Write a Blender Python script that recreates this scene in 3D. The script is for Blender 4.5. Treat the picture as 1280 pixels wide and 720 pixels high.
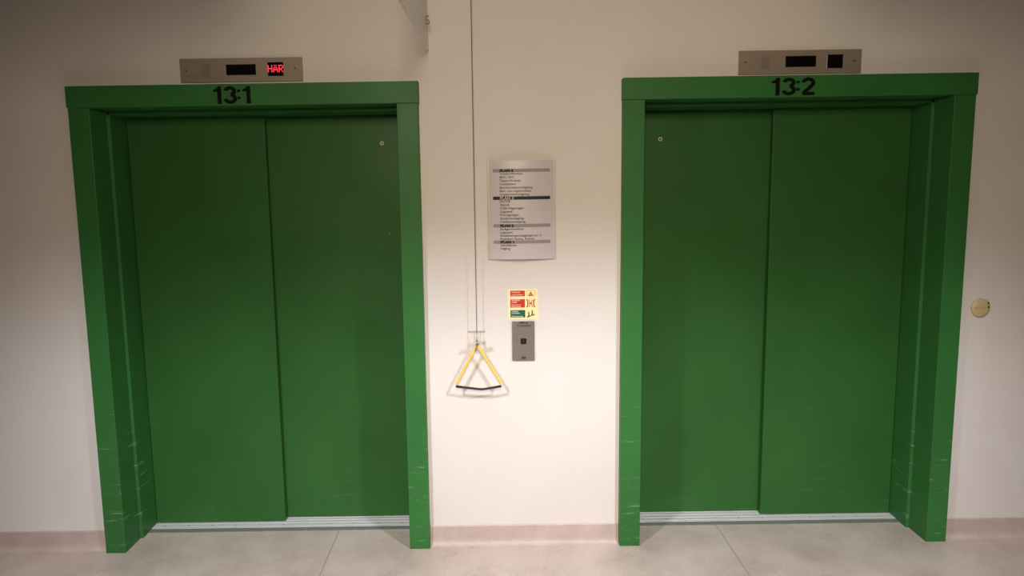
import bpy, bmesh, math, random
from mathutils import Vector, Matrix
random.seed(4)
for o in list(bpy.data.objects): bpy.data.objects.remove(o, do_unlink=True)
scene = bpy.context.scene
col = scene.collection

# ------------------------------------------------------------------ camera
FOCAL_PX = 923.74
cam_d = bpy.data.cameras.new('camera'); cam = bpy.data.objects.new('camera', cam_d); col.objects.link(cam)
cam_d.sensor_width = 36.0; cam_d.lens = FOCAL_PX * 36.0 / 1280.0
cam_d.shift_x = 27.56 / 1280.0; cam_d.shift_y = -10.03 / 1280.0
cam_d.clip_start = 0.05
Fv = Vector((-0.00175822, 0.99152013, -0.1299413)); Rv = Vector((0.99988929, -0.000176813, -0.01487855))
Uv = Vector((0.01477536, 0.12995307, 0.99141005))
cam.matrix_world = Matrix(((Rv.x, Uv.x, -Fv.x, 0), (Rv.y, Uv.y, -Fv.y, -3.4145), (Rv.z, Uv.z, -Fv.z, 1.7457), (0, 0, 0, 1)))
scene.camera = cam

# ------------------------------------------------------------------ world, lights, exposure
scene.view_settings.view_transform = 'Standard'; scene.view_settings.look = 'None'
scene.view_settings.exposure = 0.0; scene.view_settings.gamma = 1.0; scene.view_settings.use_curve_mapping = False
w = bpy.data.worlds.new('world'); scene.world = w; w.use_nodes = True
w.node_tree.nodes['Background'].inputs[0].default_value = (0.02, 0.018, 0.018, 1)
w.node_tree.nodes['Background'].inputs[1].default_value = 1.0
CEIL = 2.95
LCX, LX, LY = 0.12, 1.35, -2.30       # the pair of ceiling spotlights: centre, half spacing, distance from the wall
SPOT_W, SPOT_ANGLE, SPOT_AIM = 390.0, 92, (0.45, -0.05, -0.35)
SPOT_COL = (0.96, 0.98, 1.10); WARM_COL = (1.0, 0.835, 0.64); WARM_W = 26.5
def spotlight(x, aim):
    d = bpy.data.lights.new('spotlight_lamp', 'SPOT'); d.energy = SPOT_W; d.color = SPOT_COL
    d.spot_size = math.radians(SPOT_ANGLE); d.spot_blend = 1.0; d.shadow_soft_size = 0.11
    o = bpy.data.objects.new('spotlight_lamp', d); o.location = (x, LY, CEIL - 0.03); col.objects.link(o)
    o.rotation_euler = (Vector(aim) - o.location).to_track_quat('-Z', 'Y').to_euler()
spotlight(LCX - LX, (LCX - SPOT_AIM[0], SPOT_AIM[1], SPOT_AIM[2])); spotlight(LCX + LX, (LCX + SPOT_AIM[0], SPOT_AIM[1], SPOT_AIM[2]))
WARM_LOC, WARM_AIM, WARM_SPREAD = Vector((-0.08, -4.30, 2.62)), Vector((0.40, 0.0, 1.0)), 92  # unseen warm fill added behind the camera, spread narrowed to darken the corners
d = bpy.data.lights.new('warm_fill', 'AREA'); d.energy = WARM_W; d.color = WARM_COL; d.shape = 'RECTANGLE'; d.size = 0.5; d.size_y = 0.7
d.spread = math.radians(WARM_SPREAD)
o = bpy.data.objects.new('warm_fill', d); o.location = WARM_LOC; col.objects.link(o)
o.rotation_euler = (WARM_AIM - WARM_LOC).to_track_quat('-Z', 'Y').to_euler()

# ------------------------------------------------------------------ materials
def sc(c): return tuple((x/12.92 if x <= .04045 else ((x+.055)/1.055)**2.4) for x in c)
def rgb(r, g, b): return sc((r/255, g/255, b/255)) + (1,)
class NT:
    def __init__(s, name):
        s.m = bpy.data.materials.new(name); s.m.use_nodes = True; s.t = s.m.node_tree
        s.b = s.t.nodes['Principled BSDF']; s.tc = s.t.nodes.new('ShaderNodeTexCoord')
    def n(s, typ, **kw):
        x = s.t.nodes.new(typ)
        for k, v in kw.items(): setattr(x, k, v)
        return x
    def l(s, a, b): s.t.links.new(a, b)
    def noise(s, scale, detail=3, rough=.5, vec=None, stretch=None):
        nz = s.n('ShaderNodeTexNoise'); nz.inputs['Scale'].default_value = scale
        nz.inputs['Detail'].default_value = detail; nz.inputs['Roughness'].default_value = rough
        src = vec or s.tc.outputs['Object']
        if stretch:
            mp = s.n('ShaderNodeMapping'); mp.inputs['Scale'].default_value = stretch; s.l(src, mp.inputs[0]); src = mp.outputs[0]
        s.l(src, nz.inputs['Vector']); return nz.outputs['Fac']
    def ramp(s, fac, stops):
        r = s.n('ShaderNodeValToRGB'); e = r.color_ramp.elements
        while len(e) < len(stops): e.new(.5)
        for el, (p, c) in zip(e, stops): el.position = p; el.color = c if len(c) == 4 else tuple(c)+(1,)
        s.l(fac, r.inputs[0]); return r.outputs[0]
    def mix(s, fac, a, b):
        m = s.n('ShaderNodeMix', data_type='RGBA')
        if isinstance(fac, (int, float)): m.inputs[0].default_value = fac
        else: s.l(fac, m.inputs[0])
        for i, v in ((6, a), (7, b)):
            if isinstance(v, tuple): m.inputs[i].default_value = v
            else: s.l(v, m.inputs[i])
        return m.outputs[2]
    def math(s, op, a, b=0.0):
        m = s.n('ShaderNodeMath', operation=op)
        for i, v in enumerate((a, b)):
            if isinstance(v, (int, float)): m.inputs[i].default_value = v
            else: s.l(v, m.inputs[i])
        return m.outputs[0]
    def bump(s, h, strength, dist=.001):
        b = s.n('ShaderNodeBump'); b.inputs['Strength'].default_value = strength; b.inputs['Distance'].default_value = dist
        s.l(h, b.inputs['Height']); s.l(b.outputs[0], s.b.inputs['Normal'])
    def base(s, c):
        if isinstance(c, tuple): s.b.inputs['Base Color'].default_value = c
        else: s.l(c, s.b.inputs['Base Color'])
    def pbr(s, rough, metal=0, spec=.5):
        if isinstance(rough, (int, float)): s.b.inputs['Roughness'].default_value = rough
        else: s.l(rough, s.b.inputs['Roughness'])
        s.b.inputs['Metallic'].default_value = metal; s.b.inputs['Specular IOR Level'].default_value = spec
M = {}
def simple(name, c, rough=.5, metal=0, spec=.5, var=.06, nscale=25, emit=None, es=1.0):
    t = NT(name); f = t.noise(nscale, 3)
    dark = tuple(x*(1-var) for x in c[:3])+(1,); lite = tuple(min(1, x*(1+var)) for x in c[:3])+(1,)
    t.base(t.ramp(f, [(.3, dark), (.7, lite)])); t.pbr(rough, metal, spec)
    if emit: t.b.inputs['Emission Color'].default_value = emit; t.b.inputs['Emission Strength'].default_value = es
    M[name] = t.m; return t
WALL = rgb(226, 216, 207)
t = NT('wall_paint')
base = t.ramp(t.noise(1.1, 4), [(.3, rgb(221, 214, 206)), (.7, rgb(229, 223, 216))])
marks = t.ramp(t.noise(9, 5, .7, stretch=(1, 1, 2.5)), [(.70, (0, 0, 0)), (.76, (1, 1, 1))])
sepz = t.n('ShaderNodeSeparateXYZ'); t.l(t.tc.outputs['Object'], sepz.inputs[0])
low = t.ramp(sepz.outputs['Z'], [(.1, (1, 1, 1)), (.9, (0, 0, 0))])
mm = t.math('MULTIPLY', t.math('MULTIPLY', marks, low), .25)
t.base(t.mix(mm, base, rgb(170, 162, 155))); t.pbr(.62, spec=.3)
t.bump(t.noise(160, 3), .22, .002); M['wall'] = t.m

def green(name, c, scuff):
    t = NT(name)
    a = tuple(x*.90 for x in c[:3])+(1,); b = tuple(x*1.10 for x in c[:3])+(1,)
    base = t.ramp(t.noise(2.2, 4), [(.3, a), (.7, b)])
    if scuff:
        s1 = t.ramp(t.noise(16, 6, .72, stretch=(.35, .35, 3.2)), [(.60, (0, 0, 0)), (.66, (1, 1, 1))])
        s2 = t.ramp(t.noise(60, 2, .5), [(.70, (0, 0, 0)), (.74, (1, 1, 1))])
        sp = t.n('ShaderNodeSeparateXYZ'); t.l(t.tc.outputs['Object'], sp.inputs[0])
        zr = t.ramp(sp.outputs['Z'], [(.25, (1, 1, 1)), (.95, (0, 0, 0))])
        f = t.math('MULTIPLY', t.math('MAXIMUM', s1, t.math('MULTIPLY', s2, .6)), zr)
        base = t.mix(t.math('MULTIPLY', f, scuff), base, rgb(150, 178, 150))
    t.base(base); t.pbr(t.ramp(t.noise(5, 4), [(.3, (.38,)*3), (.7, (.50,)*3)]), spec=.22)
    t.bump(t.noise(220, 2), .05, .001); M[name] = t.m
green('frame_green', rgb(52, 110, 53), .48)
green('door_green', rgb(48, 96, 43), .06)

t = NT('floor_vinyl')
n1 = t.ramp(t.noise(3.2, 6, .62), [(.30, rgb(172, 155, 142)), (.52, rgb(196, 180, 167)), (.74, rgb(212, 198, 186))])
n2 = t.ramp(t.noise(90, 3, .6), [(.35, rgb(150, 132, 118)), (.65, rgb(205, 192, 178))])
basef = t.mix(.22, n1, n2)
sp = t.n('ShaderNodeSeparateXYZ'); t.l(t.tc.outputs['Object'], sp.inputs[0])
seam = 0.0
for k, sx in enumerate((-2.72, -.795, 1.127)):
    d = t.math('ABSOLUTE', t.math('SUBTRACT', sp.outputs['X'], sx))
    s_ = t.math('LESS_THAN', d, .003)
    seam = s_ if k == 0 else t.math('MAXIMUM', seam, s_)
t.base(t.mix(t.math('MULTIPLY', seam, .45), basef, rgb(120, 100, 86)))
t.pbr(t.ramp(t.noise(6, 4), [(.3, (.24,)*3), (.7, (.36,)*3)]), spec=.55); t.bump(t.noise(120, 3), .08, .001); M['floor'] = t.m
simple('far_wall_paint', rgb(120, 108, 104), .7, var=.03, nscale=4)  # unseen walls, colour darkened to cut bounce onto the lift wall
t = NT('skirting_vinyl')
n1 = t.ramp(t.noise(7, 6, .65), [(.3, rgb(184, 163, 153)), (.7, rgb(204, 186, 176))])
t.base(t.mix(.12, n1, t.ramp(t.noise(110, 3), [(.35, rgb(160, 140, 130)), (.65, rgb(216, 200, 190))]))); t.pbr(.5); M['skirting'] = t.m

def brushed(name, c, rough, stretch=(2, 2, 90)):
    t = NT(name); f = t.noise(6, 4, .6, stretch=stretch)
    a = tuple(x*.85 for x in c[:3])+(1,); b = tuple(min(1, x*1.1) for x in c[:3])+(1,)
    t.base(t.ramp(f, [(.3, a), (.7, b)])); t.pbr(rough, 0.25); t.bump(f, .1, .0005); M[name] = t.m
brushed('steel', rgb(152, 138, 122), .55)
brushed('call_steel', rgb(126, 118, 108), .5)
brushed('sill_alu', rgb(225, 222, 220), .42, (1.5, 60, 1.5))
simple('sill_edge', rgb(158, 162, 154), .5, .6)
simple('black_plastic', rgb(14, 13, 13), .35, var=.1)
simple('display_glass', rgb(12, 9, 9), .18, var=.1)
simple('led_red', rgb(255, 30, 40), .5, emit=(1, .035, .06, 1), es=1.6)
simple('number_black', rgb(8, 9, 8), .7, spec=.15)
simple('paper', rgb(206, 198, 200), .35, var=.01)
simple('rail_plastic', rgb(205, 196, 180), .35)
simple('ink', rgb(62, 56, 58), .6)
simple('ink_black', rgb(22, 20, 20), .6)
simple('bar_grey', rgb(150, 142, 141), .6, var=.02)
simple('safety_cream', rgb(246, 236, 178), .5, var=.02)
simple('safety_red', rgb(206, 40, 6), .5, var=.02)
simple('safety_green', rgb(22, 92, 68), .5, var=.02)
simple('safety_print', rgb(240, 226, 205), .5, var=.02)
simple('picto_red', rgb(190, 84, 56), .5); simple('picto_green', rgb(74, 104, 66), .5)
simple('cream_plastic', rgb(205, 186, 138), .45, var=.03)
simple('cream_line', rgb(160, 140, 96), .5)
simple('yellow_tube', rgb(242, 205, 98), .4, var=.03)
simple('black_rubber', rgb(20, 17, 17), .5)
simple('cord_grey', rgb(122, 112, 102), .7)
simple('knot_brown', rgb(150, 118, 84), .7)
simple('hook_grey', rgb(128, 116, 100), .4, .5)
t = simple('clear_board', rgb(246, 242, 238), .3, var=.01); t.b.inputs['Alpha'].default_value = .30
simple('board_edge', rgb(236, 230, 222), .4, var=.01)
simple('screw_metal', rgb(92, 82, 76), .45, .7)
simple('lock_metal', rgb(112, 114, 98), .35, .8); simple('lock_bright', rgb(176, 172, 158), .4, .3)
simple('shaft_dark', rgb(14, 14, 14), .9)
simple('ceiling_paint', rgb(150, 142, 138), .8, var=.02, nscale=4)  # out of view, also darkened to lessen bounced light
simple('lip_grey', rgb(60, 60, 60), .6)
simple('lamp_trim', rgb(225, 222, 216), .4)
t = simple('clear_plastic', rgb(236, 234, 226), .12, var=.01)
t.b.inputs['Transmission Weight'].default_value = .45; t.b.inputs['IOR'].default_value = 1.3

# ------------------------------------------------------------------ mesh helpers
def mesh_obj(name, bm, mat, parent=None, bevel=0, seg=2, smooth=False):
    bmesh.ops.recalc_face_normals(bm, faces=bm.faces[:])
    me = bpy.data.meshes.new(name); bm.to_mesh(me); bm.free(); me.materials.append(M[mat])
    o = bpy.data.objects.new(name, me); col.objects.link(o)
    if parent: o.parent = parent
    if smooth:
        for p in me.polygons: p.use_smooth = True
    if bevel:
        b = o.modifiers.new('bevel', 'BEVEL'); b.width = bevel; b.segments = seg; b.limit_method = 'ANGLE'; b.angle_limit = math.radians(40)
    return o
def box(bm, x0, x1, y0, y1, z0, z1):
    v = [bm.verts.new((x, y, z)) for x in (x0, x1) for y in (y0, y1) for z in (z0, z1)]
    for f in ((0,1,3,2), (4,6,7,5), (0,4,5,1), (2,3,7,6), (0,2,6,4), (1,5,7,3)): bm.faces.new([v[i] for i in f])
def boxes(*bs):
    bm = bmesh.new()
    for b in bs: box(bm, *b)
    return bm
def prism(bm, pts, axis, a, b):
    """pts: 2D outline; axis 'z': pts=(x,y) extruded a..b in z; 'y': pts=(x,z); 'x': pts=(y,z)"""
    def P(p, t): return (p[0], p[1], t) if axis == 'z' else ((p[0], t, p[1]) if axis == 'y' else (t, p[0], p[1]))
    A = [bm.verts.new(P(p, a)) for p in pts]; B = [bm.verts.new(P(p, b)) for p in pts]
    bm.faces.new(A); bm.faces.new(B[::-1]); n = len(pts)
    for i in range(n): bm.faces.new((A[i], B[i], B[(i+1) % n], A[(i+1) % n]))
def circle(cx, cz, r, n=28): return [(cx+r*math.cos(2*math.pi*i/n), cz+r*math.sin(2*math.pi*i/n)) for i in range(n)]
def rrect(x0, x1, z0, z1, r, n=5):
    out = []
    for cx, cz, a0 in ((x1-r, z1-r, 0), (x0+r, z1-r, 90), (x0+r, z0+r, 180), (x1-r, z0+r, 270)):
        for i in range(n+1):
            a = math.radians(a0+90*i/n); out.append((cx+r*math.cos(a), cz+r*math.sin(a)))
    return out
def ring(bm, cx, cz, r0, r1, y0, y1, n=28):
    A = circle(cx, cz, r1, n); B = circle(cx, cz, r0, n); vs = []
    for pts, y in ((A, y0), (B, y0), (B, y1), (A, y1)): vs.append([bm.verts.new((p[0], y, p[1])) for p in pts])
    for k in range(4):
        for i in range(n): bm.faces.new((vs[k][i], vs[k][(i+1) % n], vs[(k+1) % 4][(i+1) % n], vs[(k+1) % 4][i]))
def tube(bm, pts, r, n=12, cap=True, radii=None):
    pts = [Vector(p) for p in pts]; rows = []; up = None
    for i, p in enumerate(pts):
        d = (pts[min(i+1, len(pts)-1)] - pts[max(i-1, 0)]).normalized()
        if up is None: up = d.orthogonal().normalized()
        up = (up - d*up.dot(d)).normalized(); s = d.cross(up); rr = radii[i] if radii else r
        rows.append([bm.verts.new(p + (up*math.cos(2*math.pi*k/n) + s*math.sin(2*math.pi*k/n))*rr) for k in range(n)])
    for a, b in zip(rows, rows[1:]):
        for k in range(n): bm.faces.new((a[k], a[(k+1) % n], b[(k+1) % n], b[k]))
    if cap: bm.faces.new(rows[0][::-1]); bm.faces.new(rows[-1])
def stroke(bm, pts, wd, y0, y1):
    """flat ribbon along a polyline of (x,z), mitred, extruded from y0 to y1"""
    pts = [Vector(p) for p in pts]; L = []; R = []
    for i, p in enumerate(pts):
        d0 = (p - pts[i-1]).normalized() if i else (pts[1]-p).normalized()
        d1 = (pts[i+1]-p).normalized() if i < len(pts)-1 else d0
        t = (d0+d1).normalized(); nrm = Vector((-t.y, t.x)); k = wd/2/max(.35, nrm.dot(Vector((-d0.y, d0.x))))
        L.append(p+nrm*k); R.append(p-nrm*k)
    for i in range(len(pts)-1):
        prism(bm, [tuple(q) for q in (L[i], L[i+1], R[i+1], R[i])], 'y', y0, y1)
def arc(cx, cz, r, a0, a1, n=16, rz=None):
    rz = rz or r
    return [(cx+r*math.cos(math.radians(a0+(a1-a0)*i/n)), cz+rz*math.sin(math.radians(a0+(a1-a0)*i/n))) for i in range(n+1)]
def text_bm(s, size, width=None, bold=0.0, thick=.0006):
    """lettering as bmesh in the x-z plane, baseline z=0, left edge x=0, front facing -y, scaled to width"""
    c = bpy.data.curves.new('txt', 'FONT'); c.body = s; c.size = size; c.offset = bold; c.extrude = thick/2; c.resolution_u = 3
    o = bpy.data.objects.new('txt', c); col.objects.link(o); bpy.context.view_layer.update()
    me = o.evaluated_get(bpy.context.evaluated_depsgraph_get()).to_mesh()
    bm = bmesh.new(); bm.from_mesh(me); bpy.data.objects.remove(o, do_unlink=True)
    x0 = min(v.co.x for v in bm.verts); x1 = max(v.co.x for v in bm.verts); k = width/(x1-x0) if width else 1
    for v in bm.verts: v.co = Vector(((v.co.x-x0)*k, -v.co.z, v.co.y))
    return bm
def move(bm, x, y, z):
    bmesh.ops.translate(bm, verts=bm.verts[:], vec=(x, y, z)); return bm
def merge(dst, src):
    me = bpy.data.meshes.new('tmp'); src.to_mesh(me); src.free(); dst.from_mesh(me); bpy.data.meshes.remove(me)
def empty(name, loc, label, cat, group=None):
    o = bpy.data.objects.new(name, None); o.empty_display_size = .05; col.objects.link(o)
    o['label'] = label; o['category'] = cat
    if group: o['group'] = group
    o.location = loc; o.matrix_parent_inverse = Matrix()
    return o
def child(name, bm, mat, root, **kw):
    """geometry given in world coordinates, stored relative to its thing"""
    off = Vector((0, 0, 0)); r = root
    while r: off += r.location; r = r.parent
    move(bm, *(-off)); return mesh_obj(name, bm, mat, root, **kw)
def structure(name, bm, mat, **kw):
    o = mesh_obj(name, bm, mat, **kw); o['kind'] = 'structure'; return o

# ------------------------------------------------------------------ the setting
XL, WL, XR, WR = -1.8791, 1.564, 0.6013, 1.5705
J, PF, OH, PH, S1, SW, S2 = .0958, .0464, .0028, .006, .1496, .0133, .1541
ZB, ZT = 2.1047, 2.20
Y1 = -PF+S1; Y2 = Y1+S2
RX0, RX1, RY, WT = -4.2, 4.5, -6.0, .55
o0, o1, o2, o3 = XL+.012, XL+WL-.012, XR+.012, XR+WR-.012
structure('wall_back', boxes((RX0, o0, 0, WT, 0, CEIL), (o1, o2, 0, WT, 0, CEIL), (o3, RX1, 0, WT, 0, CEIL),
                             (o0, o1, 0, WT, ZB+.03, CEIL), (o2, o3, 0, WT, ZB+.03, CEIL),
                             (o0, o1, WT-.05, WT, 0, ZB+.03), (o2, o3, WT-.05, WT, 0, ZB+.03)), 'wall')
structure('wall_left', boxes((RX0-.12, RX0, RY, WT, 0, CEIL)), 'far_wall_paint')
structure('wall_right', boxes((RX1, RX1+.12, RY, WT, 0, CEIL)), 'far_wall_paint')
structure('wall_front', boxes((RX0-.12, RX1+.12, RY-.12, RY, 0, CEIL)), 'far_wall_paint')
structure('floor', boxes((RX0-.12, RX1+.12, RY-.12, WT, -.1, 0)), 'floor')
structure('ceiling', boxes((RX0-.12, RX1+.12, RY-.12, WT, CEIL, CEIL+.1)), 'ceiling_paint')
# unseen ceiling spotlights; their lips are added to cut light above mid wall
def ceiling_light(x, y, label):
    root = empty('ceiling_light', (x, y, CEIL), label, 'ceiling light')
    h = LIP_DROP; f = LIP_DIST
    child('cutoff_lips', boxes((x-.6, x+.6, y+f, y+f+.01, CEIL-h, CEIL-.001), (x-.6, x+.6, y-.12, y-.11, CEIL-h, CEIL-.001)), 'lip_grey', root)
    return root
LIP_DIST, LIP_DROP = .40, .352
ceiling_light(LCX-LX, LY, 'left unseen ceiling spotlight with grey lips added to cut its light, in front of lift 13:1')
ceiling_light(LCX+LX, LY, 'right unseen ceiling spotlight with grey lips added to cut its light, in front of lift 13:2')
def skirting(name, a, b):
    bm = bmesh.new(); z = .0963
    prof = [(0, 0), (0, z), (-.006, z), (-.008, z-.003), (-.008, .03)]
    prof += [(-.008-.022*(1-math.cos(t)), .03-.03*math.sin(t)) for t in [math.radians(q) for q in (18, 36, 54, 72, 90)]]
    prism(bm, prof, 'x', a, b); structure(name, bm, 'skirting')
skirting('baseboard_left', RX0, XL-.001); skirting('baseboard_middle', XL+WL+.001, XR-.001); skirting('baseboard_right', XR+WR+.001, RX1)

# ------------------------------------------------------------------ lift entrances
def digit(bm, ch, x, z, h, y):
    """heavy grotesque digits drawn as strokes; returns advance"""
    w_ = h*.20
    if ch == '1':
        prism(bm, [(x+.19*h, z), (x+.19*h+w_*1.0, z), (x+.19*h+w_, z+h), (x+.19*h+.05*h, z+h), (x+.15*h, z+.87*h), (x, z+.82*h), (x, z+.69*h), (x+.19*h, z+.69*h)], 'y', y, y+.0015)
        return .52*h
    if ch == '3':
        r = .235*h; cx = x+.30*h
        up = arc(cx, z+h-.1*h-r*.78, r*.93, 172, -80, 18, r*.80)
        lo = arc(cx, z+.1*h+r*.86, r*1.03, 82, -172, 18, r*.88)
        stroke(bm, up, w_*.95, y, y+.0015); stroke(bm, lo, w_*.95, y-.0003, y+.0012)
        return .66*h
    if ch == ':':
        for q in (.26, .66): prism(bm, [(x, z+q*h), (x+.15*h, z+q*h), (x+.15*h, z+(q+.15)*h), (x, z+(q+.15)*h)], 'y', y, y+.0015)
        return .26*h
    if ch == '2':
        r = .24*h; cx = x+.30*h
        p = arc(cx, z+h-.1*h-r*.85, r*.98, 175, -38, 18, r*.88) + [(x+.30*h, z+.34*h), (x+.14*h, z+.20*h), (x+.10*h, z+.09*h)]
        stroke(bm, p, w_*.95, y, y+.0015)
        prism(bm, [(x+.02*h, z), (x+.6*h, z), (x+.6*h, z+.18*h), (x+.02*h, z+.18*h)], 'y', y-.0003, y+.0012)
        return .64*h
def lift(x, wd, front_left, number, nx, nw, label):
    root = empty('elevator', (x+wd/2, 0, 0), label, 'elevator', 'green lift entrances')
    x1 = x+wd; yb = Y2+.09
    L = [(x, -PF), (x+J, -PF), (x+J, Y1), (x+J+SW, Y1), (x+J+SW, yb), (x, yb)]
    bm = bmesh.new(); prism(bm, L, 'z', 0, ZB); child('jamb', bm, 'frame_green', root, bevel=.0022)
    bm = bmesh.new(); prism(bm, [(x+x1-a, b) for a, b in L], 'z', 0, ZB); child('jamb', bm, 'frame_green', root, bevel=.0022)
    hd = child('header', boxes((x-OH, x1+OH, -PF-PH, .0, ZB, ZT)), 'frame_green', root, bevel=.002)
    child('lintel', boxes((x+J-.001, x1-J+.001, Y1, yb, ZB-SW-.004, ZB+.025), (x+J, x1-J, -.002, yb, ZB+.0005, ZB+.025)), 'frame_green', root, bevel=.0015)
    # lettering on the header
    bm = bmesh.new(); h = .0765; adv = 0; y = -PF-PH-.0015
    for c in number: adv += digit(bm, c, nx+adv, 0, h, y)
    xs = [v.co.x for v in bm.verts]; k = nw/(max(xs)-min(xs)); m0 = min(xs)
    for v in bm.verts: v.co.x = nx+(v.co.x-m0)*k
    move(bm, 0, 0, 2.1125)
    n = child('lift_number', bm, 'number_black', hd); n['label'] = 'black number %s' % number
    # sliding leaves
    a, b = x+J+SW, x1-J-SW; cut = .6751; t_ = .035; z0, z1 = .008, ZB-SW+.004
    if front_left:
        fl = child('door_panel', boxes((a+.003, a+cut, Y2, Y2+t_, z0, z1)), 'door_green', root, bevel=.003)
        bl = child('door_panel', boxes((a+cut-.04, b-.002, Y2+t_+.012, Y2+t_*2+.012, z0, z1)), 'door_green', root, bevel=.002)
        fl['label'] = 'nearer left sliding leaf'; bl['label'] = 'farther right sliding leaf'
        kx = b-.107
    else:
        fl = child('door_panel', boxes((b-cut, b-.003, Y2, Y2+t_, z0, z1)), 'door_green', root, bevel=.003)
        bl = child('door_panel', boxes((a+.002, b-cut+.04, Y2+t_+.012, Y2+t_*2+.012, z0, z1)), 'door_green', root, bevel=.002)
        fl['label'] = 'nearer right sliding leaf'; bl['label'] = 'farther left sliding leaf'
        kx = a+.136
    yk = Y2+t_+.012
    bm = bmesh.new(); ring(bm, kx, 1.949, .0045, .0105, yk-.003, yk+.001); child('keyhole_ring', bm, 'lock_metal' if front_left else 'lock_bright', bl)
    bm = bmesh.new(); prism(bm, circle(kx, 1.949, .0045), 'y', yk-.001, yk+.0005); child('keyhole', bm, 'black_plastic', bl)
    if front_left:
        bm = bmesh.new(); prism(bm, circle(-.5076, 1.5016, .004), 'y', yk-.001, yk+.0005); child('screw', bm, 'lock_metal', bl)
    # sill: two grooved aluminium rails and front lip
    ys = .195; ye = Y2+t_*2+.03
    sb = []; yy = ys
    tracks = [(ys, ys+.014), (ys+.016, ys+.045), (ys+.048, ys+.075), (ys+.078, ys+.105), (ys+.108, ye)]
    for q0, q1 in tracks: sb.append((a, b, q0, q1, 0, .0055))
    sb.append((a, b, ys, ye, 0, .0040))
    s = child('sill', boxes(*sb), 'sill_alu', root, bevel=.0006, seg=1)
    child('sill_edge', boxes((a-.001, b+.001, ys-.038, ys-.001, 0, .0035)), 'sill_edge', s, bevel=.001)
    n = 11
    for i in range(n):
        bm = bmesh.new(); px = a+.06+(b-a-.12)*i/(n-1)
        prism(bm, circle(px, ys+.030, .0032, 12), 'z', .005, .0060); child('screw', bm, 'screw_metal', s)
    child('shaft_back', boxes((x+.014, x1-.014, yb+.02, yb+.03, 0, ZB+.02)), 'shaft_dark', root)
    return root
lift(XL, WL, True, '13:1', -1.2215, .1645, 'green steel lift entrance marked 13:1 with two sliding leaves')
lift(XR, WR, False, '13:2', 1.2560, .1935, 'green steel lift entrance marked 13:2 with two sliding leaves')

# ------------------------------------------------------------------ display plates above the lifts
def indicator(x0, x1, zb, zt, win, sq, grid, scr, led, label):
    xc = (x0+x1)/2; root = empty('display_plate', (xc, 0, zb), label, 'display panel', 'steel display plates above the lifts')
    yf = -.011
    pl = child('faceplate', boxes((x0, x1, yf, 0, zb, zt)), 'steel', root, bevel=.0012)
    child('display_window', boxes((win[0], win[1], yf-.0012, yf+.001, win[2], win[3])), 'display_glass', root, bevel=.0006)
    s = child('floor_display', boxes((sq[0], sq[1], yf-.0012, yf+.001, sq[2], sq[3])), 'display_glass', root, bevel=.0006)
    bm = bmesh.new()
    for i in range(5):
        for k in range(7):
            gx = grid[0]+(grid[1]-grid[0])*i/4; gz = grid[2]+(grid[3]-grid[2])*k/6
            prism(bm, circle(gx, gz, .0020, 8), 'y', yf-.0006, yf+.0004)
    child('speaker_holes', bm, 'screw_metal', pl)
    for q in scr:
        bm = bmesh.new(); prism(bm, circle(q[0], q[1], .0042, 14), 'y', yf-.0014, yf+.001); child('screw', bm, 'screw_metal', pl)
    if led:
        # dot-matrix word HÄR
        G = {'H': ['10001','10001','10001','11111','10001','10001','10001'],
             'A': ['01010','00000','01110','10001','11111','10001','10001'],
             'R': ['11110','10001','10001','11110','10100','10010','10001']}
        bm = bmesh.new(); wq = (sq[1]-sq[0]); p = wq*.98/17; hz = .0046; cz = (sq[2]+sq[3])/2 + .002
        for li, ch in enumerate('HAR'):
            for r_, row in enumerate(G[ch]):
                for c_, v in enumerate(row):
                    if v == '1':
                        gx = sq[0]+wq*.01+p*(li*6+c_+.5); gz = cz+(3-r_)*hz
                        prism(bm, circle(gx, gz, .0021, 8), 'y', yf-.0022, yf-.0008)
        child('led_word', bm, 'led_red', s)
    return root
indicator(-1.3803, -.832, 2.2125, 2.317, (-1.1726, -1.04, 2.2425, 2.2890), (-.9868, -.9166, 2.2362, 2.2962), (-1.2766, -1.2476, 2.240, 2.292),
          ((-1.3509, 2.2646), (-.8651, 2.2690)), True, 'brushed steel plate above lift 13:1, its display lit in red')
indicator(1.1226, 1.670, 2.2105, 2.3145, (1.3293, 1.4664, 2.2408, 2.2885), (1.5156, 1.5862, 2.2333, 2.2926), (1.2255, 1.2540, 2.2385, 2.291),
          ((1.1525, 2.2640), (1.6370, 2.2640)), False, 'brushed steel plate above lift 13:2, its display dark')

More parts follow.
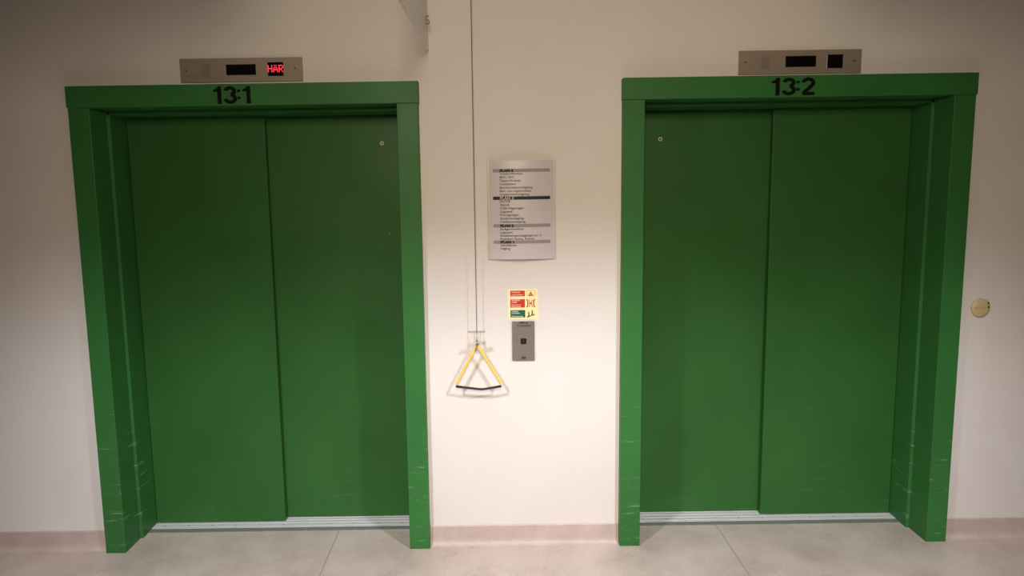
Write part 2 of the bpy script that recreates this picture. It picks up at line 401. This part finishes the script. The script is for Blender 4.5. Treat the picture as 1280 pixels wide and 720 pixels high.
# ------------------------------------------------------------------ floor directory in a curved holder
def directory():
    x0, x1, z0, z1 = -.0125, .3005, 1.395, 1.8455; xc = (x0+x1)/2; hw = (x1-x0)/2
    root = empty('floor_directory', (xc, 0, z0), 'white floor directory sign with bulging face, listing PLAN 4 to PLAN 1', 'sign')
    def yc(x): return -.008-.020*(1-((x-xc)/hw)**2)
    def bend(bm, off=0):
        for v in bm.verts: v.co.y += yc(v.co.x)-off
        return bm
    N = 24; bm = bmesh.new(); xs = [x0+.005+(x1-x0-.01)*i/N for i in range(N+1)]
    prism(bm, [(x, yc(x)) for x in xs]+[(x, yc(x)+.0025) for x in xs[::-1]], 'z', z0, z1)
    sheet = child('sheet', bm, 'paper', root)
    for q in (x0, x1-.011):
        bm = bmesh.new(); prism(bm, [(q, 0), (q, -.008), (q+.002, -.0125), (q+.009, -.0125), (q+.011, -.008), (q+.011, 0)], 'z', z0-.001, z1+.001)
        child('side_rail', bm, 'rail_plastic', root, bevel=.001)
    bars = [(1.8009, 'PLAN 4', 'bar_grey', 'ink_black'), (1.6765, 'PLAN 3', 'ink_black', 'paper'), (1.5507, 'PLAN 2', 'bar_grey', 'ink_black'), (1.4757, 'PLAN 1', 'bar_grey', 'ink_black')]
    for zc, s, mb, mt in bars:
        bm = bmesh.new(); a, b = .0140, .2750
        for i in range(16):
            xa, xb = a+(b-a)*i/16, a+(b-a)*(i+1)/16; q = bmesh.new(); box(q, xa, xb, -.0008, 0, zc-.0074, zc+.0074); merge(bm, q)
        bt = child('heading_bar', bend(bm), mb, sheet)
        tb = text_bm(s, .0165, .062, .0004 if mt == 'paper' else .0014); move(tb, .0455, -.0012, zc-.0058); child('heading_text', bend(tb), mt, bt)
    L = [(1.7869, 'Tandpolikliniken', .104), (1.7713, 'MVC, BVC', .068), (1.7558, 'Öppen förskola', .095), (1.7403, 'Familjeläkare', .073), (1.7247, 'Barnmorskemottagning', .148), (1.7092, 'Barn- och ungdomshälsa', .142), (1.6937, 'Ungdomsmottagning', .134),
         (1.6617, 'ENTRÉ', .048), (1.6465, 'Apotek', .044), (1.6310, 'Café Hagstugan', .108), (1.6154, 'Logoped', .055), (1.5998, 'Provtagningen', .085), (1.5842, 'Sjukvårdsmottagning', .108), (1.5690, 'Husläkarmottagning', .115),
         (1.5360, 'Sjukgymnastiken', .106), (1.5205, 'Logoped', .055), (1.5052, 'Rehabiliteringsmottagningen avd 12', .190), (1.4900, 'Psykiatri Södra, Norra', .156),
         (1.4612, 'Samrådsrum', .075), (1.4460, 'Utgång', .045)]
    for zc, s, wd in L:
        tb = text_bm(s, .0140, wd, .0002); move(tb, .0450, -.0008, zc-.0046); child('text_line', bend(tb), 'ink', sheet)
directory()

# ------------------------------------------------------------------ safety notice
def safety():
    x0, x1, z0, z1 = .0755, .2163, 1.110, 1.2532; k = (x1-x0)/615.0; kz = (z1-z0)/615.0
    X = lambda u: x0+(u-45)*k; Z = lambda v: z1-(v-25)*kz
    root = empty('safety_sign', ((x0+x1)/2, 0, z0), 'cream safety notice with two red fields and a green field above the call plate', 'sign')
    bm = bmesh.new(); prism(bm, rrect(x0, x1, z0, z1, .004), 'y', -.002, 0); bd = child('board', bm, 'safety_cream', root)
    def rec(n, u0, u1, v0, v1, m, par=bd): return child(n, boxes((X(u0), X(u1), -.0026, -.0019, Z(v1), Z(v0))), m, par)
    f1 = rec('red_field', 98, 395, 55, 170, 'safety_red'); f2 = rec('red_field', 98, 395, 230, 398, 'safety_red'); f3 = rec('green_field', 98, 400, 450, 600, 'safety_green')
    for f, s, v, wd in ((f1, 'VID BRAND', 100, 175), (f1, 'Använd ej hissen', 150, 230), (f2, 'VID BRAND', 262, 175), (f2, 'I HISSEN', 300, 110), (f2, 'Stäng dörrarna och', 352, 190), (f2, 'lämna hissen', 388, 190),
                        (f3, 'UTRYMNING', 490, 140), (f3, 'Använd trappan', 522, 170), (f3, 'Gå till närmaste utgång', 588, 235)):
        tb = text_bm(s, .0078, wd*k, .0002, .0004); move(tb, X(122), -.0029, Z(v)); child('text_line', tb, 'safety_print', f)
    y0, y1 = -.0026, -.0019
    # pictogram frames and figures
    def frame(u0, u1, v0, v1, m):
        bm = bmesh.new(); stroke(bm, [(X(u0), Z(v0)), (X(u1), Z(v0)), (X(u1), Z(v1)), (X(u0), Z(v1)), (X(u0), Z(v0))], .0010, y0, y1); return bm
    bm = frame(430, 600, 55, 165, 'picto_red')
    prism(bm, [(X(460), Z(160)), (X(575), Z(160)), (X(556), Z(132)), (X(478), Z(132))], 'y', y0, y1)
    prism(bm, [(X(484), Z(126)), (X(548), Z(126)), (X(535), Z(96)), (X(528), Z(104)), (X(518), Z(68)), (X(506), Z(98)), (X(497), Z(94))], 'y', y0, y1)
    child('fire_pictogram', bm, 'picto_red', bd)
    bm = bmesh.new()
    for s in (-1, 1):
        c = 515
        stroke(bm, [(X(c+s*85), Z(232)), (X(c+s*62), Z(262)), (X(c+s*58), Z(315)), (X(c+s*62), Z(365)), (X(c+s*85), Z(396))], .0058, y0, y1)
        stroke(bm, [(X(c+s*32), Z(240)), (X(c+s*22), Z(275)), (X(c+s*22), Z(350)), (X(c+s*32), Z(392))], .0036, y0, y1)
    prism(bm, [(X(498), Z(288)), (X(534), Z(315)), (X(498), Z(342))], 'y', y0, y1)
    child('lift_door_pictogram', bm, 'picto_red', bd)
    bm = bmesh.new()
    stroke(bm, [(X(435), Z(598)), (X(480), Z(585)), (X(530), Z(560)), (X(600), Z(545))], .0044, y0, y1)
    for cx, cz in ((470, 500), (542, 470)):
        prism(bm, circle(X(cx), Z(cz-8), .0024, 12), 'y', y0, y1)
        stroke(bm, [(X(cx), Z(cz+2)), (X(cx+4), Z(cz+45)), (X(cx-6), Z(cz+85))], .0060, y0, y1)
        stroke(bm, [(X(cx+4), Z(cz+40)), (X(cx+16), Z(cz+80))], .0026, y0, y1)
    child('stairs_pictogram', bm, 'picto_green', bd)
safety()

# ------------------------------------------------------------------ call plate
def call_plate():
    x0, x1, z0, z1 = .0941, .1991, .9145, 1.1012; yf = -.010
    root = empty('call_plate', ((x0+x1)/2, 0, z0), 'grey steel lift call plate with black push button under the safety notice', 'call button')
    pl = child('faceplate', boxes((x0, x1, yf, 0, z0, z1)), 'call_steel', root, bevel=.001)
    bm = bmesh.new(); prism(bm, rrect(.1332, .1606, .9938, 1.0212, .006), 'y', yf-.003, yf+.001); b = child('button', bm, 'black_plastic', root, bevel=.001)
    bm = bmesh.new(); ring(bm, .1469, 1.0075, .0040, .0062, yf-.0038, yf-.002, 20); child('button_mark', bm, 'screw_metal', b)
    bm = bmesh.new(); prism(bm, rrect(.1362, .1578, .9216, .9330, .002), 'y', yf-.0008, yf+.001); child('badge', bm, 'ink', root)
    for s, xx, zz, wd, hh, bo in (('1600', .1270, 1.0915, .027, .0125, .0010), ('kg', .1575, 1.0915, .0125, .0105, .0006), ('21', .1172, 1.0775, .009, .0120, .0008), ('personer', .1325, 1.0785, .052, .0105, .0006)):
        tb = text_bm(s, hh, wd, bo); move(tb, xx, yf-.0005, zz); child('text_line', tb, 'ink', pl)
call_plate()

# ------------------------------------------------------------------ pull cord, triangle handle, wall guide
CX, CY = -.0705, -.062
root = empty('pull_cord', (CX, CY, 1.0), 'thin grey cord hanging down the wall beside the directory to the yellow handle', 'cord')
bm = bmesh.new(); tube(bm, [(CX, CY, CEIL-.001), (CX-.0006, CY, 2.2), (CX, CY, 1.066), (CX, CY, 1.02)], .0018, 8); child('cord_line', bm, 'cord_grey', root, smooth=True)
bm = bmesh.new(); tube(bm, [(CX+.001, CY, z) for z in (1.058, 1.050, 1.036, 1.024)], .005, 14, radii=[.004, .0065, .0065, .004]); child('cord_bead', bm, 'clear_plastic', root, smooth=True)

root = empty('handle', (CX, CY, .99), 'yellow and black triangular pull handle hanging from the thin cord', 'pull handle')
A = Vector((CX-.0035, CY, .998)); B = Vector((CX+.0045, CY-.001, .998))
PL = Vector((-.1705, CY, .8175)); PR = Vector((.0395, CY, .8195))
for p, q in ((A, PL), (B, PR)):
    bm = bmesh.new(); tube(bm, [p, p.lerp(q, .5), q], .0068, 16); child('side_tube', bm, 'yellow_tube', root, smooth=False)
bm = bmesh.new(); tube(bm, [(-.1725, CY, .8085), (-.12, CY, .8010), (-.062, CY, .7935), (-.045, CY, .7930), (-.010, CY, .7985), (.0400, CY, .8065)], .0054, 14); child('grip', bm, 'black_rubber', root, smooth=True)
bm = bmesh.new(); tube(bm, [(CX-.001, CY, 1.026), (CX, CY-.001, 1.018), (CX+.002, CY, 1.008), (CX-.002, CY, .998), (CX-.006, CY-.004, .985), (CX-.008, CY-.004, .976)], .006, 12, radii=[.003, .0065, .0075, .007, .0052, .0035]); child('knot', bm, 'knot_brown', root, smooth=True)

root = empty('cord_guide', (CX, 0, 1.05), 'small clear plastic bracket on the wall guiding the cord above the yellow handle', 'bracket')
child('wall_flange', boxes((-.114, -.031, -.003, 0, 1.050, 1.0585)), 'clear_plastic', root, bevel=.001)
for gx in (-.083, -.056):
    bm = bmesh.new(); tube(bm, [(gx, -.001, 1.054), (gx, -.045, 1.032), (gx, -.060, 1.020)], .0016, 8); child('guide_arm', bm, 'clear_plastic', root, smooth=True)
bm = bmesh.new(); prism(bm, [(-.109, 1.0105), (-.108, 1.0125), (-.085, 1.0150), (-.056, 1.0215), (-.031, 1.0280), (-.0305, 1.0260), (-.055, 1.0180), (-.085, 1.0110)], 'y', -.078, -.056)
child('guide_bar', bm, 'clear_plastic', root, bevel=.0004)

# ------------------------------------------------------------------ blanking cover right of lift 13:2
root = empty('blanking_cover', (2.287, 0, 1.0870), 'round cream plastic cover on the wall right of lift 13:2', 'wall cover')
bm = bmesh.new(); r = .0445; prof = [(r, 0), (r, -.005), (r-.003, -.009), (r*.6, -.0110), (0.001, -.0118)]; n = 40; rows = []
for rr, yy in prof: rows.append([bm.verts.new((2.287+rr*math.cos(2*math.pi*i/n), yy, 1.1322+rr*math.sin(2*math.pi*i/n))) for i in range(n)])
for a, b in zip(rows, rows[1:]):
    for i in range(n): bm.faces.new((a[i], a[(i+1) % n], b[(i+1) % n], b[i]))
bm.faces.new(rows[-1]); bm.faces.new(rows[0][::-1])
cv = child('cover', bm, 'cream_plastic', root, smooth=True)
child('seam', boxes((2.252, 2.316, -.0128, -.0095, 1.1335, 1.1347)), 'cream_line', cv)
for zz in (1.1375, 1.1565):
    bm = bmesh.new(); prism(bm, circle(2.3185, zz, .0042, 12), 'y', -.0112, -.006); child('screw', bm, 'screw_metal', cv)

# ------------------------------------------------------------------ clear board standing out from the wall at the top, small hook beside it
def wall_board():
    root = empty('hanging_board', (-.2644, 0, 2.339), 'thin see-through plastic board standing out from the wall at the top, between the lifts', 'board')
    a, b = Vector((-.2644, -.001)), Vector((-.2830, -.94)); d = (b-a).normalized(); n = Vector((-d.y, d.x)) * .0055
    if n.x > 0: n = -n
    bm = bmesh.new(); prism(bm, [tuple(a), tuple(b), tuple(b+n), tuple(a+n)], 'z', 2.339, CEIL-.001)
    bd = child('panel', bm, 'clear_board', root, bevel=.001)
    bm = bmesh.new(); c = a+n*.5; e = b+n*.5; tube(bm, [(c.x, c.y-.004, 2.3385), (e.x, e.y, 2.3385)], .0028, 8); child('edge_strip', bm, 'board_edge', bd)
    bm = bmesh.new(); tube(bm, [(a.x+.0015, -.20, 2.508), (b.x+.0045, -.90, 2.508)], .0016, 8); child('edge_cord', bm, 'cord_grey', bd)
wall_board()
root = empty('wall_hook', (-.259, -.12, 2.43), 'small grey S-shaped hook on the face of the thin see-through board', 'hook')
bm = bmesh.new()
p = arc(-.2580, 2.4535, .0078, 20, 270, 12, .0085) + arc(-.2580, 2.4365, .0078, 90, -160, 12, .0085)
tube(bm, [(x, -.12, z) for x, z in p], .0024, 8); child('wire', bm, 'hook_grey', root, smooth=True)
bm = bmesh.new(); tube(bm, [(-.2650, -.119, 2.4480), (-.2580, -.119, 2.4450)], .0022, 8); child('pin', bm, 'hook_grey', root)
